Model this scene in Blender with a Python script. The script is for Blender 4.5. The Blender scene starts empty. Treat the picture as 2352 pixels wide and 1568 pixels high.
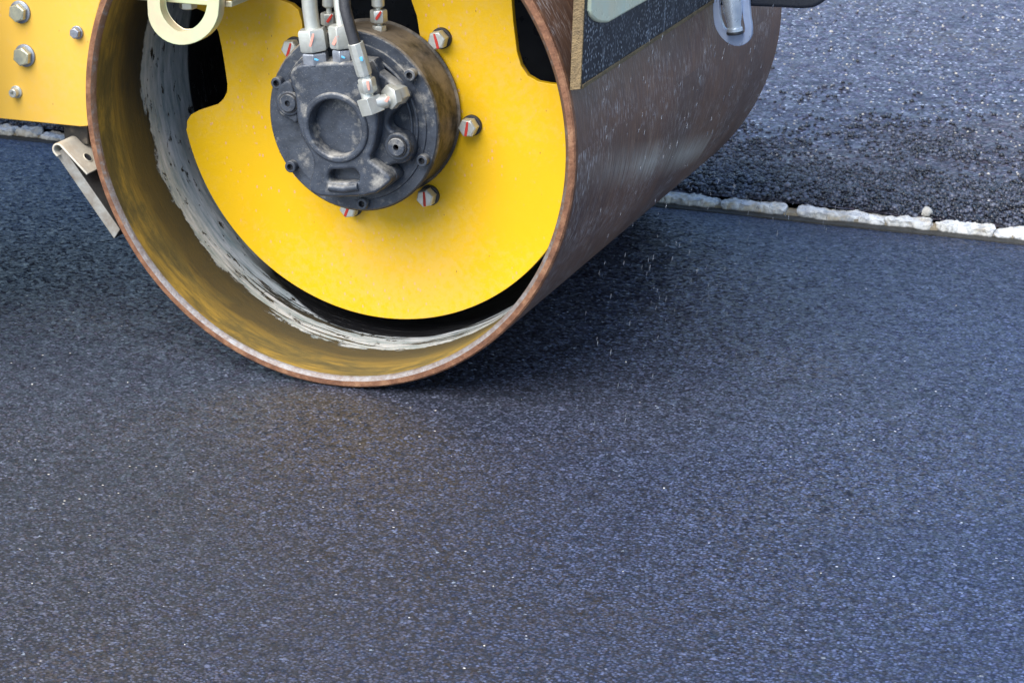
import bpy, bmesh, math, random
import numpy as np
from mathutils import Vector, Matrix, noise
rnd = random.Random(7)
C = bpy.context.scene.collection
sc = bpy.context.scene

# ------------------------------------------------------------------ camera
CC = Vector((1.882326, -3.797788, 1.602885))
CR = Vector((0.930401, 0.366493, -0.006032))
CU = Vector((-0.118447, 0.316190, 0.941273))
CB = Vector((0.346878, -0.875047, 0.337593))
F = 5419.75                     # focal length for a picture 2352 wide
cd = bpy.data.cameras.new('camera'); cam = bpy.data.objects.new('camera', cd); C.objects.link(cam)
m = Matrix.Identity(4)
for i in range(3):
    m[i][0] = CR[i]; m[i][1] = CU[i]; m[i][2] = CB[i]; m[i][3] = CC[i]
cam.matrix_world = m
cd.sensor_width = 36; cd.lens = 36 * F / 2352; cd.clip_start = .05; cd.clip_end = 3000
cd.dof.use_dof = True; cd.dof.focus_distance = 4.15; cd.dof.aperture_fstop = 14
sc.camera = cam

def ray(px, py): return -CB + CR * ((px - 1176) / F) - CU * ((py - 784) / F)
def onY(px, py, Y): d = ray(px, py); return CC + d * ((Y - CC.y) / d.y)
def onZ(px, py, Z=0.): d = ray(px, py); return CC + d * ((Z - CC.z) / d.z)
def onX(px, py, X): d = ray(px, py); return CC + d * ((X - CC.x) / d.x)
def xz(pts, Y): return [(onY(a, b, Y).x, onY(a, b, Y).z) for a, b in pts]

# ------------------------------------------------------------------ materials
def mat(name): 
    M = bpy.data.materials.new(name); M.use_nodes = True
    N = M.node_tree.nodes; L = M.node_tree.links; N.clear()
    o = N.new('ShaderNodeOutputMaterial'); b = N.new('ShaderNodeBsdfPrincipled'); L.new(b.outputs[0], o.inputs[0])
    return M, N, L, b
def rgb(c): return (c[0], c[1], c[2], 1)
def ramp(N, L, src, stops, interp='LINEAR'):
    r = N.new('ShaderNodeValToRGB'); r.color_ramp.interpolation = interp
    e = r.color_ramp.elements
    while len(e) > 1: e.remove(e[-1])
    e[0].position = stops[0][0]; e[0].color = rgb(stops[0][1]) if hasattr(stops[0][1], '__len__') else (stops[0][1],) * 3 + (1,)
    for p, c in stops[1:]:
        k = e.new(p); k.color = rgb(c) if hasattr(c, '__len__') else (c, c, c, 1)
    L.new(src, r.inputs[0]); return r.outputs[0]
def coord(N, L, kind='Object', scale=(1, 1, 1), rot=(0, 0, 0)):
    t = N.new('ShaderNodeTexCoord'); mp = N.new('ShaderNodeMapping')
    mp.inputs['Scale'].default_value = scale; mp.inputs['Rotation'].default_value = rot
    L.new(t.outputs[kind], mp.inputs[0]); return mp.outputs[0]
def nz(N, L, vec, scale, detail=4, rough=.55, dist=0):
    n = N.new('ShaderNodeTexNoise'); n.inputs['Scale'].default_value = scale; n.inputs['Detail'].default_value = detail
    n.inputs['Roughness'].default_value = rough; n.inputs['Distortion'].default_value = dist
    L.new(vec, n.inputs['Vector']); return n.outputs['Fac']
def vor(N, L, vec, scale, feat='F1', out='Distance', rand=1):
    n = N.new('ShaderNodeTexVoronoi'); n.inputs['Scale'].default_value = scale; n.feature = feat
    n.inputs['Randomness'].default_value = rand
    L.new(vec, n.inputs['Vector']); return n.outputs[out]
def mix(N, L, f, a, b, mode='MIX'):
    x = N.new('ShaderNodeMix'); x.data_type = 'RGBA'; x.blend_type = mode
    for i, v in ((0, f), (6, a), (7, b)):
        if hasattr(v, 'links'): L.new(v, x.inputs[i])
        elif i == 0: x.inputs[0].default_value = v
        else: x.inputs[i].default_value = rgb(v)
    return x.outputs[2]
def mth(N, L, op, a, b=0., c=None):
    x = N.new('ShaderNodeMath'); x.operation = op
    for i, v in enumerate((a, b) if c is None else (a, b, c)):
        if hasattr(v, 'links'): L.new(v, x.inputs[i])
        else: x.inputs[i].default_value = v
    return x.outputs[0]
def bump(N, L, b, h, dist, strength=1.):
    x = N.new('ShaderNodeBump'); x.inputs['Distance'].default_value = dist; x.inputs['Strength'].default_value = strength
    L.new(h, x.inputs['Height']); L.new(x.outputs[0], b.inputs['Normal']); return x
def simple(name, col, rough=.5, metal=0., col2=None, scale=30, bmp=0.0005, spec=.5, dust=None, dustc=(.3, .27, .2), thr=(.45, .7)):
    M, N, L, b = mat(name); v = coord(N, L)
    n = nz(N, L, v, scale, 6, .6)
    c = ramp(N, L, n, [(.3, col), (.7, col2 or tuple(x * .8 for x in col))])
    if dust:
        g = N.new('ShaderNodeNewGeometry'); s = N.new('ShaderNodeSeparateXYZ'); L.new(g.outputs['Normal'], s.inputs[0])
        up = mth(N, L, 'MULTIPLY_ADD', s.outputs[2], .14, nz(N, L, v, scale * .45, 8, .7))
        f = ramp(N, L, up, [(thr[0], 0.), (thr[1], dust)])
        c = mix(N, L, f, c, dustc)
        sp = ramp(N, L, vor(N, L, v, 220), [(.0, .6), (.16, 0.)])
        c = mix(N, L, sp, c, tuple(x * 1.3 for x in dustc))
    L.new(c, b.inputs['Base Color']); b.inputs['Metallic'].default_value = metal
    b.inputs['Specular IOR Level'].default_value = spec
    L.new(ramp(N, L, nz(N, L, v, scale * 1.7, 5), [(.3, max(0, rough - .08)), (.7, min(1, rough + .12))]), b.inputs['Roughness'])
    if bmp: bump(N, L, b, nz(N, L, v, scale * 4, 5), bmp)
    return M

def yellow_mat(name, base, speck=.5):
    M, N, L, b = mat(name); v = coord(N, L)
    n = nz(N, L, v, 5, 5)
    c = ramp(N, L, n, [(.3, base), (.7, tuple(x * .93 for x in base))])
    d = ramp(N, L, mth(N, L, 'MULTIPLY', nz(N, L, v, 3, 3), nz(N, L, v, 60, 4, .7)), [(.22, 0.), (.36, .3)])
    c = mix(N, L, d, c, (.62, .42, .16))
    s = ramp(N, L, vor(N, L, coord(N, L, scale=(1, 1, .6)), 75), [(.0, speck), (.12, speck), (.18, 0.)])
    s = mth(N, L, 'MULTIPLY', s, ramp(N, L, nz(N, L, v, 7, 3), [(.42, .1), (.55, 1.)]))
    c = mix(N, L, s, c, (.66, .36, .16))
    s2 = ramp(N, L, vor(N, L, coord(N, L, scale=(1, 1, .45)), 41), [(.0, .7), (.03, .7), (.05, 0.)])
    c = mix(N, L, s2, c, (.25, .13, .03))
    L.new(c, b.inputs['Base Color'])
    L.new(ramp(N, L, nz(N, L, v, 14, 5), [(.3, .36), (.7, .5)]), b.inputs['Roughness'])
    b.inputs['Specular IOR Level'].default_value = .32
    bump(N, L, b, nz(N, L, v, 25, 3), .0006, .5)
    return M
Y_PLATE = yellow_mat('yellow_paint', (.74, .43, .005), .9)
Y_FRAME = yellow_mat('yellow_frame_paint', (.74, .44, .066), .35)

def asphalt(name, base, light, gs, rough, speck, brown=.8, tilt=.74, tint=(.66, .80, 1, 1)):
    M, N, L, b = mat(name); v = coord(N, L, scale=(.8, 1, 1))
    vc = N.new('ShaderNodeTexVoronoi'); vc.inputs['Scale'].default_value = gs; L.new(v, vc.inputs['Vector'])
    cell = N.new('ShaderNodeSeparateColor'); L.new(vc.outputs['Color'], cell.inputs[0])
    d = vc.outputs['Distance']
    vc2 = N.new('ShaderNodeTexVoronoi'); vc2.inputs['Scale'].default_value = gs * .5; L.new(v, vc2.inputs['Vector'])
    cell2 = N.new('ShaderNodeSeparateColor'); L.new(vc2.outputs['Color'], cell2.inputs[0])
    fine = nz(N, L, v, gs * 1.3, 3, .7); big = nz(N, L, v, 1.9, 4, .6); med = nz(N, L, v, gs * .16, 4, .7)
    dark = tuple(x * .18 for x in base); hi = tuple(x * 1.7 for x in light)
    c = ramp(N, L, cell.outputs[0], [(0., dark), (.12, dark), (.3, base), (.62, tuple((x + y) / 2 for x, y in zip(base, light))), (.88, light), (1., hi)])
    c = mix(N, L, .38, c, ramp(N, L, cell2.outputs[1], [(0., dark), (.4, base), (1., light)]))
    # the stones differ a little in hue: bluish, purplish, brownish
    c = mix(N, L, ramp(N, L, cell2.outputs[0], [(.6, 0.), (1., .4)]), c, (base[0] * 1.9, base[1] * 1.25, base[2] * 1.25))
    c = mix(N, L, ramp(N, L, d, [(.38, 0.), (.58, .9)]), c, dark)
    c = mix(N, L, ramp(N, L, med, [(.34, .8), (.46, 0.)]), c, dark)
    c = mix(N, L, ramp(N, L, big, [(.3, .35), (.62, 0.)]), c, tuple(x * .6 for x in base))
    # single larger stones and voids in the mix
    v3 = N.new('ShaderNodeTexVoronoi'); v3.inputs['Scale'].default_value = gs * .3; L.new(v, v3.inputs['Vector'])
    c3 = N.new('ShaderNodeSeparateColor'); L.new(v3.outputs['Color'], c3.inputs[0])
    rnd3 = ramp(N, L, mth(N, L, 'MULTIPLY_ADD', nz(N, L, v, gs * .8, 2), .35, v3.outputs['Distance']), [(.38, 1.), (.48, 0.)])
    c = mix(N, L, mth(N, L, 'MULTIPLY', rnd3, ramp(N, L, c3.outputs[0], [(.86, 0.), (.88, .75)])), c, tuple(x * .12 for x in base))
    c = mix(N, L, mth(N, L, 'MULTIPLY', rnd3, ramp(N, L, c3.outputs[1], [(.88, 0.), (.9, .6)])), c, tuple(x * 1.15 for x in light))
    br = mth(N, L, 'MULTIPLY', ramp(N, L, nz(N, L, v, 1.7, 2), [(.5, 0.), (.62, brown)]), ramp(N, L, cell.outputs[1], [(.72, 0.), (.76, 1.)]))
    c = mix(N, L, br, c, (.085, .048, .016))
    w = mth(N, L, 'MULTIPLY', ramp(N, L, cell.outputs[2], [(1 - speck, 0.), (1 - speck * .8, 1.)]), ramp(N, L, d, [(.3, 1.), (.45, 0.)]))
    c = mix(N, L, w, c, (.7, .64, .55))
    # blue sky reflection painted into the base colour, right side and far left
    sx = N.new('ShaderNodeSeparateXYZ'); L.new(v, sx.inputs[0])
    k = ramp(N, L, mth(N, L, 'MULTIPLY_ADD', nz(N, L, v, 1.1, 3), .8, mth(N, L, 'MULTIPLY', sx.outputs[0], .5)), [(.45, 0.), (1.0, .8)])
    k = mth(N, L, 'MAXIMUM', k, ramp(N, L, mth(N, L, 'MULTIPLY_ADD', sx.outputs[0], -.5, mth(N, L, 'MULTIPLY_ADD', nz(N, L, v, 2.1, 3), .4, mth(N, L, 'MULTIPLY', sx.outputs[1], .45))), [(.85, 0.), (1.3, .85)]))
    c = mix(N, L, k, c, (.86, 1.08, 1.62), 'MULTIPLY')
    L.new(c, b.inputs['Base Color'])
    L.new(ramp(N, L, cell.outputs[1], [(0., rough - .16), (1., rough + .22)]), b.inputs['Roughness'])
    b.inputs['Specular IOR Level'].default_value = .8
    b.inputs['Specular Tint'].default_value = tint
    # every stone has its own tilted facet
    def vm(op, a, bb=None, sc_=None):
        x = N.new('ShaderNodeVectorMath'); x.operation = op
        for q, val in ((0, a), (1, bb)):
            if val is None: continue
            if hasattr(val, 'links'): L.new(val, x.inputs[q])
            else: x.inputs[q].default_value = val
        if sc_ is not None: x.inputs['Scale'].default_value = sc_
        return x.outputs[0]
    ge = N.new('ShaderNodeNewGeometry')
    t1 = vm('SCALE', vm('SUBTRACT', vc.outputs['Color'], (.5, .5, .5)), None, tilt)
    t2 = vm('SCALE', vm('SUBTRACT', vc2.outputs['Color'], (.5, .5, .5)), None, tilt * .6)
    nn = vm('NORMALIZE', vm('ADD', ge.outputs['Normal'], vm('ADD', t1, t2)))
    bp = bump(N, L, b, mth(N, L, 'ADD', mth(N, L, 'MULTIPLY', med, .6), mth(N, L, 'MULTIPLY', fine, .25)), .002, .6)
    L.new(nn, bp.inputs['Normal'])
    return M
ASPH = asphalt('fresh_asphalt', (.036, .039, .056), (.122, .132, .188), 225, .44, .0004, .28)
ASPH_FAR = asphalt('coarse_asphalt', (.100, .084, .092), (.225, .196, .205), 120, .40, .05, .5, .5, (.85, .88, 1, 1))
SUBB = simple('soil', (.09, .085, .08), .9, scale=3)

STONE, N, L, b = mat('edging_stone')
v = coord(N, L)
c = ramp(N, L, nz(N, L, v, 14, 6, .65), [(.34, (.62, .50, .32)), (.45, (.80, .77, .70)), (.54, (.93, .92, .88)), (.7, (.98, .97, .95))])
c = mix(N, L, ramp(N, L, nz(N, L, v, 45, 6, .7), [(.38, .85), (.52, 0.)]), c, (.42, .43, .44))
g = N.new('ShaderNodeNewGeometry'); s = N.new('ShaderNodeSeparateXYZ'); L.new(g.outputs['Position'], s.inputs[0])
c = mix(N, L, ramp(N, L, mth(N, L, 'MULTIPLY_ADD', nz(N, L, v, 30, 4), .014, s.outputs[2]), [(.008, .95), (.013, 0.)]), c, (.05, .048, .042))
L.new(c, b.inputs['Base Color']); b.inputs['Roughness'].default_value = .85
bump(N, L, b, nz(N, L, v, 60, 8, .7), .006)
MORTAR = simple('mortar', (.42, .34, .22), .9, col2=(.28, .25, .2), scale=40, bmp=.004)
TAR = simple('tar_joint', (.030, .030, .026), .75, col2=(.07, .065, .055), scale=60, bmp=.004)

def drum_outer():
    M, N, L, b = mat('worn_drum_steel')
    v = coord(N, L, 'UV')
    st = nz(N, L, coord(N, L, 'UV', (7, 95, 1)), 1.6, 7, .7)
    c = ramp(N, L, st, [(.3, (.095, .040, .020)), (.5, (.200, .094, .052)), (.7, (.39, .235, .150))])
    bl = nz(N, L, v, 3.5, 5, .6)
    c = mix(N, L, ramp(N, L, bl, [(.4, .45), (.62, 0.)]), c, (.06, .045, .042))
    # short pale water streaks running down the curve
    s1 = nz(N, L, coord(N, L, 'UV', (28, 190, 1)), 1.5, 3, .6, .4)
    s1 = mth(N, L, 'MULTIPLY', ramp(N, L, s1, [(.54, 0.), (.63, .75)]), ramp(N, L, nz(N, L, v, 6, 3), [(.42, .1), (.6, 1.)]))
    c = mix(N, L, s1, c, (.62, .56, .54))
    # one long scuff where the drum last met the mat edge
    sep = N.new('ShaderNodeSeparateXYZ'); L.new(v, sep.inputs[0])
    sc_ = mth(N, L, 'ABSOLUTE', mth(N, L, 'ADD', mth(N, L, 'MULTIPLY_ADD', sep.outputs[1], .22, mth(N, L, 'SUBTRACT', sep.outputs[0], 3.125)), mth(N, L, 'MULTIPLY', nz(N, L, coord(N, L, 'UV', (1, 30, 1)), 1, 4), .03)))
    sc_ = ramp(N, L, sc_, [(.0, 1.), (.022, .6), (.05, 0.)])
    sc_ = mth(N, L, 'MULTIPLY', sc_, ramp(N, L, sep.outputs[1], [(.08, .1), (.35, .45), (.5, 1.), (.56, .35), (.8, .8), (1.0, .6), (1.15, 0.)]))
    sc_ = mth(N, L, 'MULTIPLY', sc_, ramp(N, L, nz(N, L, coord(N, L, 'UV', (12, 160, 1)), 1, 4), [(.35, .1), (.6, 1.)]))
    c = mix(N, L, sc_, c, (.72, .66, .56))
    L.new(c, b.inputs['Base Color']); b.inputs['Metallic'].default_value = .1
    L.new(ramp(N, L, st, [(.3, .34), (.7, .58)]), b.inputs['Roughness'])
    bump(N, L, b, mth(N, L, 'ADD', st, nz(N, L, v, 60, 5)), .0006)
    return M
SCUFF = 3.0
DRUM_OUT = drum_outer()

def drum_inner():
    M, N, L, b = mat('drum_inside')
    t = N.new('ShaderNodeTexCoord'); sep = N.new('ShaderNodeSeparateXYZ'); L.new(t.outputs['Object'], sep.inputs[0])
    Yc = sep.outputs[1]
    v = coord(N, L); uv = coord(N, L, 'UV', (5, 22, 1))
    n = nz(N, L, coord(N, L, 'UV', (6, 13, 1)), 1, 9, .72, .5)
    c = ramp(N, L, n, [(.36, (.045, .042, .026)), (.46, (.12, .090, .034)), (.55, (.25, .160, .036)), (.7, (.38, .235, .045))])
    n2 = nz(N, L, coord(N, L, 'UV', (6, 60, 1)), 1.5, 5, .6)
    c = mix(N, L, ramp(N, L, n2, [(.38, .6), (.55, 0.)]), c, (.045, .042, .028))
    c = mix(N, L, ramp(N, L, nz(N, L, v, 70, 6, .75), [(.62, 0.), (.7, .5)]), c, (.16, .09, .03))
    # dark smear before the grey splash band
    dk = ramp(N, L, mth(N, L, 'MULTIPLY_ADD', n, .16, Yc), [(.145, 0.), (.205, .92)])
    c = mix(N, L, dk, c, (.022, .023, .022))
    # grey splash band, ragged edge, holes in it
    e = nz(N, L, coord(N, L, 'UV', (13, 24, 1)), 1, 9, .72, .2)
    low0 = ramp(N, L, sep.outputs[2], [(.035, .022), (.12, 0.)])
    f = ramp(N, L, mth(N, L, 'ADD', low0, mth(N, L, 'MULTIPLY_ADD', e, .10, Yc)), [(.232, 0.), (.235, 1.)])
    hole = ramp(N, L, nz(N, L, coord(N, L, 'UV', (17, 34, 1)), 1.3, 8, .72, .2), [(.395, 0.), (.41, 1.)])
    f = mth(N, L, 'MULTIPLY', f, hole)
    lowm = ramp(N, L, sep.outputs[2], [(.10, 1.), (.16, 0.)])
    sw = ramp(N, L, nz(N, L, coord(N, L, 'UV', (2.2, 40, 1)), 1, 5, .6, .2), [(.46, 0.), (.472, 1.)])  # low down, pale streaks paint wet sky reflections into the band
    f = mth(N, L, 'MULTIPLY', f, mth(N, L, 'SUBTRACT', 1., mth(N, L, 'MULTIPLY', lowm, mth(N, L, 'SUBTRACT', 1., sw))))
    g2 = ramp(N, L, nz(N, L, coord(N, L, 'UV', (12, 60, 1)), 1, 8, .7), [(.3, (.14, .20, .21)), (.65, (.50, .51, .53))])
    c = mix(N, L, f, c, g2)
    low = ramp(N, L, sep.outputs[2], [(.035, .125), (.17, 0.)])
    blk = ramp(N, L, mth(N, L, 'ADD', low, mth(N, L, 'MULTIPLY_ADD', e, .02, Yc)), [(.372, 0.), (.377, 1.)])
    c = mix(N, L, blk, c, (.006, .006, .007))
    L.new(c, b.inputs['Base Color'])
    L.new(mix(N, L, f, (.42,) * 3, (.36,) * 3), b.inputs['Roughness'])
    bump(N, L, b, mth(N, L, 'ADD', mth(N, L, 'MULTIPLY', f, .8), nz(N, L, coord(N, L, 'UV', (20, 160, 1)), 1, 4)), .0012)
    return M
DRUM_IN = drum_inner()
def rust():
    M, N, L, b = mat('rusty_rim'); v = coord(N, L)
    n = nz(N, L, v, 28, 8, .7)
    c = ramp(N, L, n, [(.3, (.08, .035, .020)), (.5, (.19, .082, .040)), (.72, (.36, .19, .10))])
    L.new(c, b.inputs['Base Color']); b.inputs['Roughness'].default_value = .7; b.inputs['Metallic'].default_value = .1
    bump(N, L, b, nz(N, L, v, 140, 6, .7), .002); return M
RUST = rust()
def rimbare():
    M, N, L, b = mat('bare_rim_steel'); v = coord(N, L)
    n = nz(N, L, v, 60, 8, .75)
    g = N.new('ShaderNodeSeparateXYZ'); L.new(v, g.inputs[0])
    k = mth(N, L, 'ADD', n, ramp(N, L, mth(N, L, 'MULTIPLY_ADD', nz(N, L, v, 9, 3), .25, g.outputs[2]), [(.28, .1), (.5, 0.), (.75, -.0)]))
    k = mth(N, L, 'SUBTRACT', k, ramp(N, L, g.outputs[2], [(.3, 0.), (.5, .12)]))
    c = ramp(N, L, k, [(.38, (.15, .08, .045)), (.5, (.17, .13, .11)), (.8, (.27, .27, .275))])
    L.new(c, b.inputs['Base Color']); b.inputs['Roughness'].default_value = .5; b.inputs['Metallic'].default_value = .35
    bump(N, L, b, nz(N, L, v, 140, 6, .7), .0015); return M
BARE = rimbare()
CAST = simple('dusty_black_casting', (.022, .027, .037), .42, col2=(.050, .060, .080), scale=40, bmp=.0008, dust=.9, dustc=(.36, .34, .30), thr=(.56, .74))
CASE = simple('mud_dusted_case', (.016, .015, .014), .6, col2=(.045, .037, .028), scale=30, bmp=.0006, dust=.95, dustc=(.22, .175, .125), thr=(.46, .66))
ZINC = simple('zinc_plate', (.62, .63, .59), .38, .55, col2=(.50, .51, .46), scale=50, bmp=.0004, dust=.3, dustc=(.45, .42, .34))
ZINCW = simple('washer_steel', (.38, .40, .44), .42, .7, col2=(.26, .28, .32), scale=60, bmp=.0004)
OLIVE = simple('olive_zinc', (.58, .56, .40), .36, .6, col2=(.40, .42, .34), scale=70, bmp=.0004)
CHROM = simple('yellow_zinc', (.60, .72, .42), .36, .4, col2=(.72, .56, .38), scale=16, bmp=.0002)
CREAM = simple('cream_paint', (.66, .60, .48), .5, 0, col2=(.50, .46, .38), scale=25, bmp=.0006, dust=.6, dustc=(.38, .24, .11), thr=(.62, .8))
CREAMT = simple('cream_plastic', (.70, .80, .60), .25, 0, col2=(.82, .74, .48), scale=12, bmp=.0002)
RUBB = simple('black_rubber', (.018, .018, .020), .55, 0, col2=(.035, .036, .042), scale=90, bmp=.0008)
BLACKP = simple('black_paint', (.018, .021, .030), .3, 0, col2=(.03, .034, .045), scale=20, bmp=.0003)
BRNEDGE = simple('muddy_rubber_edge', (.13, .09, .045), .75, 0, col2=(.26, .18, .085), scale=70, bmp=.004)
CHROME = simple('bright_steel', (.86, .92, .97), .25, .55, col2=(.5, .58, .66), scale=20, bmp=.0001)
BLUEZ = simple('blue_zinc', (.40, .48, .68), .38, .3, col2=(.50, .58, .74), scale=30, bmp=.0003)
RED = simple('red_marker', (.55, .035, .02), .6, bmp=0)
PINK = simple('faded_marker', (.75, .32, .25), .6, bmp=0)
CYAN = simple('blue_marker', (.1, .42, .72), .6, bmp=0)
GREYP = simple('scraped_grey', (.34, .35, .33), .7, 0, col2=(.17, .135, .10), scale=26, bmp=.001)
DARKG = simple('dark_scraper_face', (.035, .036, .036), .6, 0, col2=(.06, .055, .05), scale=40, bmp=.001)
def mat_wet():
    M, N, L, b = mat('wet_scraper_mat'); v = coord(N, L, scale=(1, 1, .45))
    c = ramp(N, L, nz(N, L, v, 10, 4), [(.3, (.008, .010, .014)), (.7, (.022, .026, .034))])
    s = mth(N, L, 'MULTIPLY', ramp(N, L, vor(N, L, v, 230), [(.16, 1.), (.36, 0.)]), ramp(N, L, nz(N, L, coord(N, L, scale=(1, 1, .22)), 10, 6, .65), [(.42, .04), (.58, 1.)]))
    c = mix(N, L, ramp(N, L, nz(N, L, coord(N, L, scale=(1, 14, 1.2)), 3, 6, .7), [(.56, 0.), (.66, .6)]), c, (.30, .32, .35))
    c = mix(N, L, s, c, (.62, .65, .68))
    L.new(c, b.inputs['Base Color']); b.inputs['Roughness'].default_value = .45; b.inputs['Specular IOR Level'].default_value = .3
    bump(N, L, b, s, .002); return M
WETMAT = mat_wet()
WATER, N, L, b = mat('water'); b.inputs['Base Color'].default_value = (.46, .49, .54, 1); b.inputs['Roughness'].default_value = .05
b.inputs['Transmission Weight'].default_value = .75; b.inputs['IOR'].default_value = 1.33
CRUMB, N, L, b = mat('loose_black_asphalt')
g = N.new('ShaderNodeNewGeometry')
L.new(ramp(N, L, g.outputs['Random Per Island'], [(0., (.010, .010, .013)), (.5, (.030, .032, .044)), (.85, (.085, .092, .13)), (1., (.16, .165, .21))]), b.inputs['Base Color'])
b.inputs['Roughness'].default_value = .38; b.inputs['Specular IOR Level'].default_value = .7
PALE = simple('pale_chip', (.62, .58, .5), .6, 0, col2=(.5, .47, .42), scale=40, bmp=.001)

# ------------------------------------------------------------------ mesh helpers
class MB:
    def __init__(s): s.v = []; s.f = []; s.mi = []; s.uv = []; s.mats = []
    def m(s, M):
        if M not in s.mats: s.mats.append(M)
        return s.mats.index(M)
    def add(s, vs, fs, M, uvs=None):
        k = len(s.v); i = s.m(M); s.v += [tuple(x) for x in vs]
        for j, f in enumerate(fs):
            s.f.append([a + k for a in f]); s.mi.append(i); s.uv.append(uvs[j] if uvs else None)
        return s
    def mesh(s, name, ang=35):
        me = bpy.data.meshes.new(name); me.from_pydata(s.v, [], s.f)
        for M in s.mats: me.materials.append(M)
        me.polygons.foreach_set('material_index', s.mi)
        me.polygons.foreach_set('use_smooth', [True] * len(s.f))
        if any(u for u in s.uv):
            l = me.uv_layers.new(name='UVMap')
            for p in me.polygons:
                u = s.uv[p.index]
                if u:
                    for a, li in enumerate(p.loop_indices): l.data[li].uv = u[a]
        me.update()
        me.set_sharp_from_angle(angle=math.radians(ang))
        return me
    def build(s, name, parent=None, bevel=0, ang=35, **kw):
        o = bpy.data.objects.new(name, s.mesh(name, ang)); C.objects.link(o)
        if parent: o.parent = parent
        if bevel:
            b = o.modifiers.new('bevel', 'BEVEL'); b.width = bevel; b.segments = 2; b.limit_method = 'ANGLE'; b.angle_limit = math.radians(40)
            b.harden_normals = False
        for k, x in kw.items(): o[k] = x
        return o
def basis(d):
    d = Vector(d).normalized(); a = Vector((0, 0, 1)) if abs(d.z) < .9 else Vector((1, 0, 0))
    x = a.cross(d).normalized(); return x, d.cross(x), d
def lathe(mb, p0, d, prof, n=48, M=None, phase=0., uvs=False, mats=None):
    x, y, d = basis(d); p0 = Vector(p0); vs = []; fs = []; uv = []
    if d.y > .99: x, y = Vector((1, 0, 0)), Vector((0, 0, 1))
    for t, r in prof:
        for i in range(n):
            a = phase + 2 * math.pi * i / n
            vs.append(p0 + d * t + (x * math.cos(a) + y * math.sin(a)) * max(r, 1e-5))
    for j in range(len(prof) - 1):
        fm = []; fu = []
        for i in range(n):
            k = (i + 1) % n
            fm.append((j * n + i, j * n + k, (j + 1) * n + k, (j + 1) * n + i))
            if uvs:
                a0 = 2 * math.pi * i / n * .5; a1 = 2 * math.pi * (i + 1) / n * .5
                fu.append(((a0, prof[j][0]), (a1, prof[j][0]), (a1, prof[j + 1][0]), (a0, prof[j + 1][0])))
        mm = mats[j] if mats else M
        k0 = len(mb.v) if j == 0 else k0
        i_ = mb.m(mm)
        if j == 0: base = len(mb.v); mb.v += [tuple(q) for q in vs]
        for q, f in enumerate(fm):
            mb.f.append([a + base for a in f]); mb.mi.append(i_); mb.uv.append(fu[q] if uvs else None)
    return mb
def hexn(mb, p0, d, r, h, M, phase=0., ch=.12):
    "hex head or nut with chamfered corners"
    return lathe(mb, p0, d, [(0, 0), (0, r * (1 - ch)), (h * .1, r), (h * (1 - .12), r), (h, r * (1 - ch)), (h, 0)], 6, M, phase)
def tube(mb, path, r, n=16, M=None, cap=True):
    path = [Vector(p) for p in path]; vs = []; fs = []
    up = None
    for i, p in enumerate(path):
        d = (path[min(i + 1, len(path) - 1)] - path[max(i - 1, 0)]).normalized()
        if up is None: up = basis(d)[0]
        up = (up - d * up.dot(d)).normalized(); w = d.cross(up)
        rr = r[i] if hasattr(r, '__len__') else r
        for k in range(n):
            a = 2 * math.pi * k / n; vs.append(p + (up * math.cos(a) + w * math.sin(a)) * rr)
    for i in range(len(path) - 1):
        for k in range(n):
            q = (k + 1) % n; fs.append((i * n + k, i * n + q, (i + 1) * n + q, (i + 1) * n + k))
    if cap: fs.append(tuple(range(n))[::-1]); fs.append(tuple((len(path) - 1) * n + k for k in range(n)))
    return mb.add(vs, fs, M)
def box(mb, a, b, M, rot=None):
    x0, y0, z0 = a; x1, y1, z1 = b
    vs = [(x0, y0, z0), (x1, y0, z0), (x1, y1, z0), (x0, y1, z0), (x0, y0, z1), (x1, y0, z1), (x1, y1, z1), (x0, y1, z1)]
    return mb.add(vs, [(0, 3, 2, 1), (4, 5, 6, 7), (0, 1, 5, 4), (1, 2, 6, 5), (2, 3, 7, 6), (3, 0, 4, 7)], M)
def quadbox(mb, poly, y0, y1, M, Mend=None):
    "prism of a convex polygon (x,z) from y0 to y1"
    n = len(poly)
    area = sum(poly[i][0] * poly[(i + 1) % n][1] - poly[(i + 1) % n][0] * poly[i][1] for i in range(n))
    if area < 0: poly = poly[::-1]
    vs = [(x, y0, z) for x, z in poly] + [(x, y1, z) for x, z in poly]
    mb.add(vs, [tuple(range(n)), tuple(range(n, 2 * n))[::-1]], Mend or M)
    k = len(mb.v) - 2 * n; i_ = mb.m(M)
    for i in range(n):
        j = (i + 1) % n; mb.f.append([k + i, k + n + i, k + n + j, k + j][::1]); mb.mi.append(i_); mb.uv.append(None)
    return mb
def smoothloop(pts, it=2):
    for _ in range(it):
        q = []
        for i in range(len(pts)):
            a = pts[i]; b = pts[(i + 1) % len(pts)]
            q.append((a[0] * .75 + b[0] * .25, a[1] * .75 + b[1] * .25)); q.append((a[0] * .25 + b[0] * .75, a[1] * .25 + b[1] * .75))
        pts = q
    return pts
def roundpoly(pts, r, n=5):
    out = []
    for i in range(len(pts)):
        p = Vector(pts[i]); a = Vector(pts[i - 1]) - p; b = Vector(pts[(i + 1) % len(pts)]) - p
        k = min(r, a.length * .45, b.length * .45)
        A = p + a.normalized() * k; B = p + b.normalized() * k
        for j in range(n + 1):
            t = j / n; q = A * (1 - t) ** 2 + p * 2 * t * (1 - t) + B * t * t; out.append((q.x, q.y))
    return out
def circle(cx, cz, r, n=48, a0=0, a1=2 * math.pi):
    full = abs(a1 - a0 - 2 * math.pi) < 1e-6
    return [(cx + r * math.cos(a0 + (a1 - a0) * i / (n if full else n - 1)), cz + r * math.sin(a0 + (a1 - a0) * i / (n if full else n - 1))) for i in range(n)]
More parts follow.
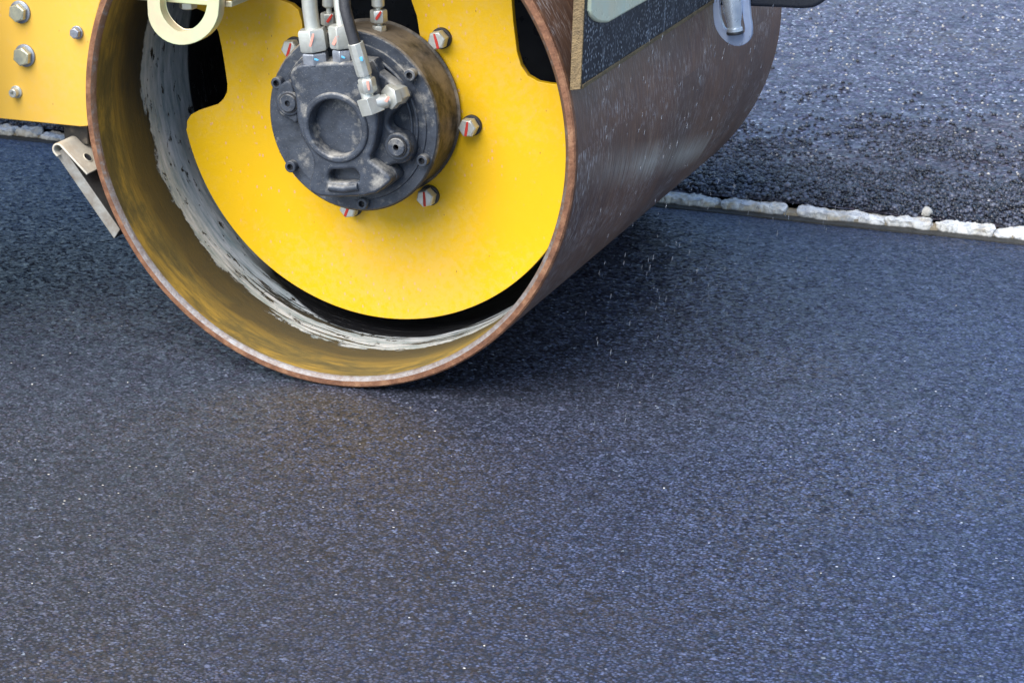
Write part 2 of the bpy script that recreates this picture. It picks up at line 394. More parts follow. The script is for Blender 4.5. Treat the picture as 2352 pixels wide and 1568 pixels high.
def cut(mb, loops, y0, y1, bev, M):
    "flat plate in the XZ plane between y0 (front) and y1, first loop outside, others holes, rounded edges"
    cu = bpy.data.curves.new('tmp', 'CURVE'); cu.dimensions = '2D'; cu.fill_mode = 'BOTH'
    for lp in loops:
        s = cu.splines.new('POLY'); s.points.add(len(lp) - 1); s.use_cyclic_u = True
        for i, (x, z) in enumerate(lp): s.points[i].co = (x, z, 0, 1)
    th = y1 - y0; cu.extrude = max(th / 2 - bev, 1e-5); cu.bevel_depth = bev; cu.bevel_resolution = 3; cu.offset = -bev
    ob = bpy.data.objects.new('tmp', cu); C.objects.link(ob)
    dg = bpy.context.evaluated_depsgraph_get()
    me = bpy.data.meshes.new_from_object(ob.evaluated_get(dg))
    ym = (y0 + y1) / 2
    vs = [(v.co.x, ym - v.co.z, v.co.y) for v in me.vertices]; fs = [tuple(p.vertices) for p in me.polygons]
    mb.add(vs, fs, M)
    bpy.data.objects.remove(ob); bpy.data.curves.remove(cu); bpy.data.meshes.remove(me)
    return mb
def strip(mb, a, b, w, nrm, M, lift=.0006):
    "painted marker stroke"
    a = Vector(a); b = Vector(b); nrm = Vector(nrm).normalized(); s = (b - a).cross(nrm).normalized() * w / 2
    n = nrm * lift
    pts = [a - s, a + s, (a + b) / 2 + s * 1.2, b + s * .8, b - s * .7, (a + b) / 2 - s * .9]
    vs = [p + n for p in pts] + [p - n * .2 for p in pts]
    return mb.add(vs, [(0, 1, 2, 3, 4, 5)] + [(i, i + 6, (i + 1) % 6 + 6, (i + 1) % 6) for i in range(6)], M)
def empty(name, loc, **kw):
    o = bpy.data.objects.new(name, None); C.objects.link(o); o.location = loc; o.empty_display_size = .1
    for k, x in kw.items(): o[k] = x
    return o
def tag(o, **kw):
    for k, x in kw.items(): o[k] = x
    return o

# ------------------------------------------------------------------ ground
def sheet(name, x0, x1, y0, y1, z, M, nx=1, ny=1, f=None):
    mb = MB(); vs = []; fs = []
    for j in range(ny + 1):
        for i in range(nx + 1):
            x = x0 + (x1 - x0) * i / nx; y = y0 + (y1 - y0) * j / ny
            vs.append((x, y, z + (f(x, y) if f else 0)))
    for j in range(ny):
        for i in range(nx): a = j * (nx + 1) + i; fs.append((a, a + 1, a + nx + 2, a + nx + 1))
    return tag(mb.add(vs, fs, M).build(name), kind='structure')
sheet('ground', -900, 900, -900, 900, -.30, SUBB)
def und(x, y): return .0035 * noise.noise(Vector((x * 2.3, y * 2.3, 0))) + .0012 * noise.noise(Vector((x * 11, y * 11, 3)))
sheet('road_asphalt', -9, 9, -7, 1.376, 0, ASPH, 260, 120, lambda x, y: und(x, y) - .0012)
def undf(x, y):
    k = max(0, min(1, (1.95 - y) / .4)); return .010 * k + .006 * noise.noise(Vector((x * 3, y * 3, 9))) + .004 * noise.noise(Vector((x * 13, y * 13, 5)))
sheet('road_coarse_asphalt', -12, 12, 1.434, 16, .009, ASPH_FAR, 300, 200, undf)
mbk = MB(); box(mbk, (-9, 1.401, -.2), (9, 1.441, .0075), MORTAR); box(mbk, (-9, 1.366, -.2), (9, 1.4, .0015), TAR)
tag(mbk.build('kerb_bed'), kind='structure')

def edging_stone(x0, x1, seed, h, y0=1.394, y1=1.446):
    mb = MB(); nx, ny, nz_ = max(6, int((x1 - x0) / .006)), 11, 8
    r = random.Random(seed); vs = {}; V = []; Fc = []
    def vid(i, j, k):
        key = (i, j, k)
        if key in vs: return vs[key]
        u = i / nx * 2 - 1; w = j / ny * 2 - 1; t = k / nz_
        L_ = (x1 - x0) / 2; e = 1 - abs(u) ** 9 * .18
        X = (x0 + x1) / 2 + u * L_ * (1 - .06 * abs(w) ** 3)
        Yy = (y0 + y1) / 2 + w * (y1 - y0) / 2 * e
        Z = -.03 + t * (h + .031) * (1 - .06 * abs(w) ** 5 * t) * (1 - .10 * abs(u) ** 8 * t)
        q = Vector((X, Yy, Z)); n1 = noise.noise_vector(q * 16 + Vector((seed, 0, 0))) * .007 + noise.noise_vector(q * 60) * .005 + noise.noise_vector(q * 170) * .0028
        vs[key] = len(V); V.append(q + n1); return vs[key]
    for i in range(nx):
        for j in range(ny): Fc.append((vid(i, j, nz_), vid(i + 1, j, nz_), vid(i + 1, j + 1, nz_), vid(i, j + 1, nz_)))
        for k in range(nz_):
            Fc.append((vid(i, 0, k), vid(i + 1, 0, k), vid(i + 1, 0, k + 1), vid(i, 0, k + 1)))
            Fc.append((vid(i, ny, k), vid(i, ny, k + 1), vid(i + 1, ny, k + 1), vid(i + 1, ny, k)))
    for j in range(ny):
        for k in range(nz_):
            Fc.append((vid(0, j, k), vid(0, j, k + 1), vid(0, j + 1, k + 1), vid(0, j + 1, k)))
            Fc.append((vid(nx, j, k), vid(nx, j + 1, k), vid(nx, j + 1, k + 1), vid(nx, j, k + 1)))
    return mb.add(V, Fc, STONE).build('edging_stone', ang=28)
G = 'pale edging stones along the joint in the asphalt'
px2x = lambda px: onY(px, 784, 1.42).x if False else onZ(px, 453 + (px - 1530) * .1, .01).x
segs = [(1470, 1655, .019, 'pale edging stone just right of the brown drum'),
        (1658, 1806, .020, 'long white edging stone second to the right of the drum'),
        (1832, 1976, .018, 'white edging stone between two tan mortar gaps, third from the drum'),
        (1976, 2036, .014, 'short low edging stone in the middle of the right-hand row'),
        (2036, 2142, .018, 'tan-stained edging stone just below the loose white pebble'),
        (2152, 2288, .019, 'bright white edging stone right of the narrow tan gap'),
        (2288, 2330, .012, 'smallest low edging stone near the right edge of the photo'),
        (2330, 2420, .019, 'edging stone cut off by the right edge of the photo')]
for i, (a, b_, h, lab) in enumerate(segs):
    tag(edging_stone(px2x(a), px2x(b_), i * 3.1, h), label=lab, category='kerb stone', group=G)
for i, (a, b_, h, lab) in enumerate([(-80, 35, .017, 'grey-white edging stone at the left edge under the yellow frame'),
                                     (35, 90, .019, 'tan-topped edging stone under the yellow frame plate'),
                                     (90, 150, .013, 'ragged edging stone beside the cream scraper bracket')]):
    tag(edging_stone(px2x(a), px2x(b_), 40 + i * 3.1, h), label=lab, category='kerb stone', group=G)

def blobs(name, pts, M, seed=1):
    "many small angular stones in one mesh; pts = (x,y,z,r)"
    r = np.random.RandomState(seed)
    t = (1 + 5 ** .5) / 2
    iv = np.array([(-1, t, 0), (1, t, 0), (-1, -t, 0), (1, -t, 0), (0, -1, t), (0, 1, t), (0, -1, -t), (0, 1, -t), (t, 0, -1), (t, 0, 1), (-t, 0, -1), (-t, 0, 1)]); iv /= np.linalg.norm(iv[0])
    fc = np.array([(0, 11, 5), (0, 5, 1), (0, 1, 7), (0, 7, 10), (0, 10, 11), (1, 5, 9), (5, 11, 4), (11, 10, 2), (10, 7, 6), (7, 1, 8), (3, 9, 4), (3, 4, 2), (3, 2, 6), (3, 6, 8), (3, 8, 9), (4, 9, 5), (2, 4, 11), (6, 2, 10), (8, 6, 7), (9, 8, 1)])
    n = len(pts); P = np.array(pts)
    q = r.randn(n, 4); q /= np.linalg.norm(q, axis=1)[:, None]
    w, x, y, z = q.T
    Rm = np.stack([1 - 2 * (y * y + z * z), 2 * (x * y - z * w), 2 * (x * z + y * w), 2 * (x * y + z * w), 1 - 2 * (x * x + z * z), 2 * (y * z - x * w), 2 * (x * z - y * w), 2 * (y * z + x * w), 1 - 2 * (x * x + y * y)], 1).reshape(n, 3, 3)
    S = r.uniform(.6, 1.25, (n, 1, 3)); J = iv[None] * (1 + r.uniform(-.22, .22, (n, 12, 1))) * S * P[:, 3][:, None, None]
    V = np.einsum('nij,nkj->nki', Rm, J); V[:, :, 2] *= .75; V += P[:, None, :3]
    Fa = fc[None] + (np.arange(n) * 12)[:, None, None]
    me = bpy.data.meshes.new(name); me.vertices.add(n * 12); me.vertices.foreach_set('co', V.ravel())
    me.loops.add(n * 60); me.loops.foreach_set('vertex_index', Fa.ravel().astype(np.int32))
    me.polygons.add(n * 20); me.polygons.foreach_set('loop_start', np.arange(0, n * 60, 3, dtype=np.int32)); me.polygons.foreach_set('loop_total', np.full(n * 20, 3, dtype=np.int32))
    me.update(); me.validate(); me.materials.append(M)
    o = bpy.data.objects.new(name, me); C.objects.link(o); return o
pts = []; pale = []
for k in range(74000):
    x = rnd.uniform(-2.0, 2.1); y = 1.438 + abs(rnd.gauss(0, .46)) if k < 60000 else rnd.uniform(1.5, 4.4)
    if k >= 60000: x = rnd.uniform(-3.0, 2.0)
    cl = noise.noise(Vector((x * 5, y * 5, 2)))
    if cl + rnd.gauss(0, .16) < -.38 + (y - 1.5) * .60 and rnd.random() < .9: continue
    rr = rnd.choice([.0022, .003, .004, .0058]) * rnd.uniform(.8, 1.25) * (1.15 if k < 60000 else 1)
    pts.append((x, y, .008 + undf(x, y) + rr * .45 + (rnd.random() ** 2 * .008 if y < 1.6 else 0), rr))
tag(blobs('loose_asphalt_crumbs', pts, CRUMB, 3), kind='stuff', label='loose black asphalt crumbs scattered beyond the stone edging', category='asphalt crumbs')
for k in range(5200):
    x = rnd.uniform(-2.6, 2.0); y = rnd.uniform(1.5, 4.4); pale.append((x, y, .008 + undf(x, y) + .0012, rnd.choice([.0015, .002, .003, .004]) * rnd.uniform(.7, 1.2)))
tag(blobs('pale_stone_chips', pale, PALE, 5), kind='stuff', label='pale stone chips sprinkled over the coarse far asphalt', category='stone chips')
# fine loose grit on the compacted mat
gr = []
for k in range(70):
    x = rnd.uniform(-1.5, 1.9); y = rnd.uniform(-1.6, 1.36); gr.append((x, y, und(x, y) - .0008, rnd.choice([.0009, .0012, .0018])))
tag(blobs('fine_grit', gr, PALE, 8), kind='stuff', label='tiny pale grit specks on the smooth fresh asphalt', category='grit')
# the one pebble that can be counted
p = onZ(2127, 499, .02); mb = MB()
bm = bmesh.new(); bmesh.ops.create_icosphere(bm, subdivisions=3, radius=.0125)
for vv in bm.verts: vv.co += noise.noise_vector(vv.co * 70 + Vector((3, 1, 7))) * .005; vv.co.x *= .95; vv.co.z *= .9
me = bpy.data.meshes.new('pebble'); bm.to_mesh(me); bm.free(); me.materials.append(PALE)
for q in me.polygons: q.use_smooth = True
o = bpy.data.objects.new('pebble', me); C.objects.link(o); o.location = (p.x, p.y + .01, .03)
tag(o, label='single rounded white pebble lying on black crumbs behind the stone edging', category='pebble')

# ------------------------------------------------------------------ road roller
RR = empty('road_roller', (0, 0, 0), label='yellow road roller with a wide brown steel drum pressing fresh asphalt', category='road roller')
W = 1.374
def drum_mesh(mb, x=0.):
    prof = [(.010, .470), (.006, .479), (.0005, .4875), (-.0005, .4965), (.003, .4995), (.012, .5), (.05, .5)]
    k = [(.05 + (W - .06) * i / 30, .5) for i in range(1, 31)] + [(W - .003, .4995), (W, .496), (W, .480), (W - .006, .4785)]
    inner = [(W - .006 - (W - .012) * i / 40, .4785) for i in range(1, 40)] + [(.010, .4788)]
    return prof, k, inner
def make_drum(x, name='drum'):
    mb = MB()
    prof = [(.012, .5)] + [(.012 + (W - .024) * i / 24, .5) for i in range(1, 25)]
    lathe(mb, (x, 0, .5), (0, 1, 0), prof, 256, DRUM_OUT, uvs=True)
    inn = [(.008 + (W - .016) * i / 30, .4785) for i in range(31)]
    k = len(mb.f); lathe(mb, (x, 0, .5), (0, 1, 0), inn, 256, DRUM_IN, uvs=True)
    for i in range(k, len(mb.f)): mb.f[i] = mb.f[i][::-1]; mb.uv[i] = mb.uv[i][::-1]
    lathe(mb, (x, .74, .5), (0, 1, 0), [(0, .4783), (0, .06), (.02, .06), (.02, .4783)], 96, BLACKP)
    o = mb.build(name, RR)
    return o
drum = make_drum(0); drum['label'] = 'wide smooth brown steel drum, olive and grey-splashed inside'
for (yy, s) in ((0, 1), (W, -1)):
    mb = MB()
    lathe(mb, (0, yy, .5), (0, s, 0), [(.012, .5), (.0035, .4995), (.0005, .4965), (0, .4868)] if s > 0 else [(.012, .5), (.0035, .4995), (0, .496), (0, .480), (.008, .4785)], 256, RUST)
    if s > 0:
        lathe(mb, (0, yy, .5), (0, s, 0), [(0, .4868), (.0040, .4805), (.0085, .4785)], 256, BARE)
    # slight dents and roughness of the worn edge
    vs = []
    for q in mb.v:
        a = math.atan2(q[2] - .5, q[0]); d = noise.noise(Vector((q[0] * 40, q[1] * 5, q[2] * 40))) * .0009 + noise.noise(Vector((q[0] * 9, 0, q[2] * 9))) * .0006
        if abs(math.hypot(q[0], q[2] - .5) - .5) > .0008 and abs(math.hypot(q[0], q[2] - .5) - .4785) > .0008: vs.append((q[0], q[1] + d * s, q[2]))
        else: vs.append(q)
    mb.v = vs
    mb.build('rim', drum, label='rusty worn edge ring of the drum' if s > 0 else 'far edge ring of the drum')

# --- yellow support plate inside the drum
PY = .249
oc = (0, .489); rp = .4322
lp = xz([(429, 293), (429, 279), (438, 264), (456, 254), (478, 247), (500, 240), (513, 228), (521, 212), (522, 194), (516, 152), (509, 110), (501, 73), (473, 29), (440, 16), (400, 2)], PY)
rpnt = xz([(1175, 0), (1179, 50), (1187, 118), (1196, 150), (1212, 174), (1236, 188), (1262, 193), (1293, 196)], PY)
a_end = math.atan2(lp[0][1] - oc[1], lp[0][0] - oc[0]) % (2 * math.pi)
a_start = math.atan2(rpnt[-1][1] + .004 - oc[1], rpnt[-1][0] + .03 - oc[0])
# bottom arc from left lobe, through the bottom, to the right lobe
aL = a_end; aR = a_start + 2 * math.pi if a_start < aL else a_start
arc = circle(oc[0], oc[1], rp, 110, aL + .01, aR)
loop = arc + [(rpnt[-1][0] + .03, rpnt[-1][1])] + rpnt[::-1] + [(.285, .80), (.14, .80)] + \
    xz([(944, 0), (957, 37), (964, 82), (960, 140), (900, 200), (760, 200), (700, 120), (693, 50), (685, 24), (669, 10), (641, 0)], PY) + [(-.21, .80), (-.44, .80)] + lp[::-1]
mb = cut(MB(), [loop], PY, PY + .014, .0012, Y_PLATE)
SP = mb.build('support_plate', RR, label='bright yellow support plate with scalloped cut-outs inside the drum')

def bolt(parent, c, d, r, h, wr, wh, Mh, Mw, phase=0., mark=None, wear=0, hollow=False, name='bolt'):
    "hex bolt with washer; c = centre on the surface, d = outward direction"
    mb = MB(); d = Vector(d).normalized(); c = Vector(c)
    lathe(mb, c, d, [(0, 0), (0, wr), (wh * .8, wr), (wh, wr * .94), (wh, 0)], 40, Mw)
    hexn(mb, c + d * wh, d, r, h, Mh, phase)
    lathe(mb, c + d * (wh + h - .0001), d, [(0, 0), (0, r * .78), (.0006, r * .74), (.0006, 0)], 30, Mh)
    if mark:
        x, y, _ = basis(d)
        x = Vector((1, 0, 0)); y = Vector((0, 0, 1))
        a = mark; v_ = x * math.cos(a) + y * math.sin(a)
        strip(mb, c + d * (wh + h + .0006) - v_ * r * .82, c + d * (wh + h + .0006) + v_ * r * .75, r * .30, d, RED)
    return mb.build(name, parent, bevel=.0006)
FY = (0, -1, 0)
for px, py, ph, mk in [(663, 115, .1, 1.25), (1001, 95, .25, 1.85), (1071, 296, .05, 1.42), (974, 457, .3, 1.62), (797, 482, .2, 1.2)]:
    c = onY(px, py, PY - .030); bolt(SP, (c.x, PY, c.z), FY, .0185, .022, .0205, .007, ZINC, RUBB, ph, mk)
c0 = onY(560, 330, PY - .030)

# --- hydraulic motor
MY = .12; mc = onY(806, 281, MY); MX, MZ, MR = mc.x, mc.z, .177
mb = MB()
lathe(mb, (MX, PY + .12, MZ), FY, [(0, .12), (.10, .13), (.12, .171), (.131, .175), (.133, .170), (.150, .1685), (.20, .171), (.236, MR), (.2395, MR - .0025)], 96, CASE)
lathe(mb, (MX, MY + .0095, MZ), FY, [(0, MR - .0025), (.0025, MR - .0045), (.0025, .154), (.0055, .1525), (.0055, .146), (.002, .136), (.002, 0)], 96, CAST)
HM = mb.build('hydraulic_motor', RR, label='round black hydraulic motor dusted with mud')
# cover casting
mb = MB(); CY = .066
outer = xz([(664, 185), (666, 163), (682, 149), (705, 147), (838, 142), (852, 165), (866, 215), (868, 260), (866, 300), (860, 335), (845, 366), (862, 378), (880, 392), (895, 406), (897, 418), (882, 431), (857, 449), (771, 454), (724, 451), (709, 436), (709, 418), (720, 388), (717, 360), (701, 333), (687, 306), (680, 270), (680, 245), (676, 215)], CY)
cc_ = onY(771, 293.5, CY); pr = 69.5 / 1285
pocket = circle(cc_.x, cc_.z, pr, 64)[::-1]
rp2 = roundpoly(xz([(758, 391), (815, 389), (826, 405), (822, 419), (757, 420), (752, 405)], CY), .006)[::-1]
outs = smoothloop(outer, 1)
cut(mb, [outs, pocket, rp2], CY, .098, .006, CAST)
cut(mb, [smoothloop([(cc_.x + (x - cc_.x) * 1.01, cc_.z + (z - cc_.z) * 1.01 + .0) for x, z in outer], 1)], .094, .124, .002, CAST)
# raised collar around the pocket
cut(mb, [circle(cc_.x, cc_.z, pr + .0135, 64), circle(cc_.x, cc_.z, pr + .0005, 64)[::-1]], CY - .005, CY + .01, .0045, CAST)
lathe(mb, (cc_.x, .0945, cc_.z), FY, [(0, pr + .006), (.002, pr * .93), (.0025, pr * .6), (.0022, 0)], 64, CAST)
# lower lip below the slot
sl = [onY(a, b, CY) for a, b in ((757, 430), (790, 434), (823, 429))]
tube(mb, [(q.x, CY - .0005, q.z) for q in sl], .0075, 12, CAST)
# shoulder and right boss
mid = smoothloop(xz([(845, 150), (880, 172), (928, 212), (937, 232), (912, 250), (893, 268), (890, 290), (905, 303), (930, 308), (947, 335), (943, 365), (925, 378), (900, 378), (880, 392), (845, 370), (835, 250)], .094), 2)
cut(mb, [mid], .094, .125, .007, CAST)
bo = onY(911, 338, .082); cut(mb, [circle(bo.x, bo.z, .026, 40)], .084, .1, .003, CAST)
bo2 = onY(659, 240, .100); cut(mb, [circle(bo2.x, bo2.z, .0245, 40)], .104, .125, .004, CAST)
cut(mb, [smoothloop(xz([(640, 195), (668, 180), (680, 240), (685, 290), (660, 272), (636, 262), (632, 225)], .108), 2)], .108, .125, .004, CAST)
# ridges on the flange at the right
for rr_, a0, a1, th in ((.134, -.5, 1.15, .0035), (.123, -.1, .8, .003)):
    tube(mb, [(MX + rr_ * math.cos(a0 + (a1 - a0) * i / 24), MY + .006, MZ + rr_ * math.sin(a0 + (a1 - a0) * i / 24)) for i in range(25)], th, 8, CAST)
mb.build('motor_cover', HM, label='dusty cast cover with a round recess', ang=50)
def capscrew(px, py, r=.0112, h=.016, M=CAST, Y=None):
    Yf = (Y or MY) + .007 - h; c = onY(px, py, Yf); mb = MB()
    lathe(mb, (c.x, Yf + h, c.z), FY, [(-.002, r), (h - .001, r), (h, r - .0012), (h, r * .56)], 28, M)
    lathe(mb, (c.x, Yf, c.z), FY, [(0, r * .56), (-.009, r * .5), (-.009, 0)], 6, RUBB)
    mb.build('cap_screw', HM)
for px, py in [(634, 192), (940, 174), (968, 370), (666, 384), (830, 469)]: capscrew(px, py)
def plug(px, py, r, Y):
    c = onY(px, py, Y); mb = MB()
    lathe(mb, (c.x, Y + .012, c.z), FY, [(0, r), (.0105, r), (.012, r * .92), (.012, r * .33)], 36, CAST)
    lathe(mb, (c.x, Y, c.z), FY, [(0, r * .33), (-.008, r * .3), (-.008, 0)], 6, RUBB)
    lathe(mb, (c.x, Y + .0035, c.z), FY, [(0, r * 1.0), (.0, r * 1.12), (-.002, r * 1.16)], 36, RUBB)
    mb.build('port_plug', HM)
plug(909, 339, .0172, .076); plug(660, 238, .0172, .098)
# elbow on the right shoulder
mb = MB(); e0 = onY(851, 240, .045); e1 = onY(893, 224, .062)
dn = (onY(830, 180, .045) - e0).normalized()
ax = (e1 - e0).normalized()
eb = Matrix((dn.cross(Vector((0, 1, 0))).normalized(), Vector((0, 1, 0)), dn)).transposed()
def obox(mb, c, R3, hx, hy, hz, M):
    vs = [c + R3 @ Vector((sx * hx, sy * hy, sz * hz)) for sx, sy, sz in ((-1, -1, -1), (1, -1, -1), (1, 1, -1), (-1, 1, -1), (-1, -1, 1), (1, -1, 1), (1, 1, 1), (-1, 1, 1))]
    return mb.add(vs, [(0, 3, 2, 1), (4, 5, 6, 7), (0, 1, 5, 4), (1, 2, 6, 5), (2, 3, 7, 6), (3, 0, 4, 7)], M)
rz = Matrix.Rotation(math.radians(-28), 3, dn)
obox(mb, e0 + dn * -.002, rz @ eb, .0165, .0155, .0155, ZINC)
lathe(mb, e0 + dn * .012, dn, [(0, .012), (.012, .0115), (.03, .0115)], 24, ZINC)
bk = Vector((.35, .9, .05)).normalized()
lathe(mb, e0 + Vector((.008, .004, .002)), Vector((.75, .6, .12)), [(0, .0135), (.022, .0135), (.022, .010), (.028, .010)], 24, ZINC)
hexn(mb, Vector((e1.x, .060, e1.z)), (.42, .9, .08), .0235, .016, ZINC, .3)
hexn(mb, Vector((e1.x + .004, .073, e1.z)), (.25, .95, .0), .0185, .03, ZINC, .1)
strip(mb, onY(886, 234, .0435), onY(893, 222, .0435), .006, FY, PINK)
mb.build('elbow_fitting', HM, bevel=.0012, label='dull silver elbow fitting')

# --- pipes, hose and their nuts
def along(p0, p1, t): return Vector(p0) + (Vector(p1) - Vector(p0)) * t
def line_part(name, pts, r, M, label):
    mb = MB(); tube(mb, pts, r, 20, M); return mb.build(name, RR, label=label)
def nutpart(parent, name, p0, p1, r, M, phase=.35, marks=(), ch=.10, bevel=.0012):
    mb = MB(); d = Vector(p1) - Vector(p0); hexn(mb, p0, d, r, d.length, M, phase, ch)
    for a, b, w, MM in marks: strip(mb, a, b, w, FY, MM)
    return mb.build(name, parent, bevel=bevel)
Yp = .088
top = onY(706, -60, Yp); mid_ = onY(712, 20, Yp); nb = onY(720, 76, Yp)
P1 = line_part('hydraulic_pipe', [top + Vector((-.03, .05, .31)), top + Vector((-.01, .0, .1)), top, mid_, nb], .0148, ZINC, 'thick silver pipe on the left of the motor ports')
# front face distance of a hex of radius r: r*cos(30)
def hexface(p, r): return Vector((p.x, p.y, p.z)) + Vector((.25, -.97, 0)) * r * .87
n0 = onY(724, 117, Yp); n1 = onY(716, 66, Yp); r1 = .0285
nutpart(P1, 'pipe_nut', n0, n1, r1, ZINC, .27, [(onY(712, 108, Yp - r1 * .95), onY(720, 78, Yp - r1 * .93), .005, PINK)])
a0 = onY(727, 149, Yp); a1 = onY(724, 119.5, Yp)
nutpart(P1, 'port_fitting', a0, a1, .0255, BLUEZ if False else ZINCW, .27, [(onY(722, 136, Yp - .0255), onY(732, 139, Yp - .0252), .004, CYAN)])
top = onY(772, -60, Yp + .02); nb = onY(785, 70, Yp + .004)
P2 = line_part('hydraulic_pipe', [top + Vector((0, .04, .31)), top + Vector((0, 0, .1)), top, onY(777, 10, Yp + .012), nb], .0088, ZINC, 'thinner silver pipe half hidden behind the black hose')
n0 = onY(787, 110, Yp); n1 = onY(781, 57, Yp); r2 = .0235
nutpart(P2, 'pipe_nut', n0, n1, r2, ZINC, .1, [(onY(765, 104, Yp - r2 * .93), onY(775, 82, Yp - r2 * .93), .0065, PINK)])
a0 = onY(789, 146, Yp); a1 = onY(787, 113, Yp)
nutpart(P2, 'port_fitting', a0, a1, .020, ZINCW, .1, [(onY(784, 130, Yp - .021), onY(793, 134, Yp - .021), .004, CYAN)])
h = [onY(785, -120, .07) + Vector((-.02, .08, .24)), onY(785, -120, .07) + Vector((-.01, .03, .1)), onY(785, -120, .07), onY(788, -40, .05), onY(793, 20, .038), onY(804, 62, .034), onY(816, 104, .034)]
HO = line_part('hydraulic_hose', h, .0108, RUBB, 'black rubber hose curving into a silver crimp sleeve')
s0 = onY(816, 99, .034); s1 = onY(838, 173, .040)
mb = MB(); d = s1 - s0
lathe(mb, s0, d, [(0, .0118), (0, .0150), (d.length * .9, .0150), (d.length, .0138), (d.length, .006)], 10, ZINC, .2)
strip(mb, onY(829, 131, .034 - .0125), onY(832, 141, .034 - .0125), .006, FY, CYAN)
mb.build('crimp_sleeve', HO, bevel=.0008)
q0 = onY(841, 179, .041); q1 = onY(848, 212, .044)
mb = MB(); lathe(mb, s1, q0 - s1, [(-.002, .011), ((q0 - s1).length + .002, .011)], 20, ZINC)
hexn(mb, q0, q1 - q0, .0165, (q1 - q0).length, ZINC, .05)
strip(mb, onY(844, 186, .0265), onY(848, 208, .0268), .005, FY, PINK)
mb.build('hose_nut', HO, bevel=.001)
# two thin lines behind
for (xa, ya, xb, yb, lab, yo) in [(753, -4, 757, 60, 'slim fitting with a red mark left of the black hose', .16), (865, -4, 872, 72, 'slim fitting with a red mark on top of the motor', .185)]:
    mb = MB(); P = onY(xa, ya - 60, yo); Q = onY(xb, yb + 6, yo)
    d = (Q - P).normalized(); Ln = (Q - P).length
    tube(mb, [P + Vector((0, .02, .33)), P + Vector((0, 0, .1)), P, Q], .0055, 14, ZINC)
    ht = mb.build('grease_line', RR, label=lab)
    t = lambda y: P + (Q - P) * ((y - (ya - 60)) / ((yb + 6) - (ya - 60)))
    mb = MB(); lathe(mb, t(-40), t(17) - t(-40), [(0, .012), ((t(17) - t(-40)).length * .93, .0125), ((t(17) - t(-40)).length, .009)], 20, ZINC); mb.build('sleeve', ht)
    ya_, yb_ = (29, 58) if xa < 800 else (22, 52)
    mb = MB(); A = t(ya_); B = t(yb_); hexn(mb, A, B - A, .0165, (B - A).length, ZINC, .12)
    mx = 757 if xa < 800 else 869
    strip(mb, onY(mx - 6, yb_ - 6, yo - .0150), onY(mx + 6, ya_ + 5, yo - .0150), .0055, FY, RED)
    mb.build('line_nut', ht, bevel=.001)
    if xa > 800:
        mb = MB(); hexn(mb, t(58), t(72) - t(58), .0135, .012, ZINC, .3); mb.build('line_base', ht, bevel=.0008)

# --- yellow frame plate at the left, with bolts
fy = .05
pts_ = []
for i in range(22):
    z = .462 + (1.0 - .462) * i / 21; pts_.append((-math.sqrt(max(.5215 ** 2 - (z - .5) ** 2, 0)), z))
loop = [(-1.75, .449), (-.545, .449), (-.530, .451), (-.522, .456)] + pts_ + [(-.0, 1.03), (-1.75, 1.03)]
FP = cut(MB(), [loop], fy, fy + .02, .002, Y_FRAME).build('frame_plate', RR, label='flat yellow frame side plate with four bolts')
for px, py, r, h, wr in [(41, 30, .0185, .013, .0225), (52, 130, .0190, .014, .0225), (172, 77, .0110, .010, .0130)]:
    c = onY(px, py, fy - .010); bolt(FP, (c.x, fy, c.z), FY, r, h, wr, .004, OLIVE if r > .015 else ZINCW, ZINCW, .35)
c = onY(31, 214, fy - .012); mb = MB()
lathe(mb, (c.x, fy, c.z), FY, [(0, .0125), (.003, .0125), (.004, .0115), (.004, .0088), (.016, .0085), (.017, .0075), (.017, .004), (.010, .0035), (.010, 0)], 32, ZINC)
mb.build('bolt', FP, label='small hollow-ended bolt')

# --- lifting eye in front of the drum mouth
ey = .03
outr = [(338, -60), (338, 30), (344, 55), (358, 78), (379, 95), (404, 104), (430, 104), (456, 96), (478, 80), (494, 58), (503, 30), (505, -60)]
innr = [(366, -60), (365, 15), (372, 38), (386, 58), (404, 72), (413, 75), (432, 73), (452, 62), (466, 46), (474, 28), (478, 5), (479, -60)]
lo = xz(outr, ey); li = xz(innr, ey)
lo = smoothloop(lo, 1); li = smoothloop(li, 1)
zt = .93
mb = cut(MB(), [lo, li[::-1]], ey, ey + .024, .0012, CHROM)
LE = mb.build('lifting_eye', RR, label='pale zinc lifting eye hanging in front of the drum mouth')
mb = MB(); a = onY(350, 0, .12); b2 = onY(560, 0, .20)
zb = onY(430, 3, .10).z + .004
box(mb, (a.x - .0, .058, zb), (b2.x + .05, .205, zb + .012), CHROM); box(mb, (a.x, .058, zb + .012), (b2.x + .05, .070, zb + .25), Y_FRAME)
EB = mb.build('eye_bracket', RR, bevel=.002, label='pale plated bracket carrying the lifting eye')
for px, py, yy in [(432, 12, .10), (532, 3, .17)]:
    c = onY(px, py, yy); c.z = zb; bolt(EB, (c.x, yy, zb), (0, 0, -1), .0175, .0135, .0225, .0045, ZINC, ZINCW, .2, name='bracket_bolt')

# --- left scraper: bent cream bracket and rubber blade
Ys = .028
blade = xz([(126, 352), (146, 341), (276, 527), (262, 549)], Ys)
bx = [(blade[0][0], blade[0][1]), (blade[1][0], blade[1][1]), (blade[2][0], blade[2][1]), (blade[3][0], blade[3][1])]
mb = MB(); quadbox(mb, bx, Ys, 1.34, DARKG, GREYP)
SL = mb.build('scraper_blade', RR, bevel=.0015, label='long scraper blade on the left of the drum, scuffed grey end')
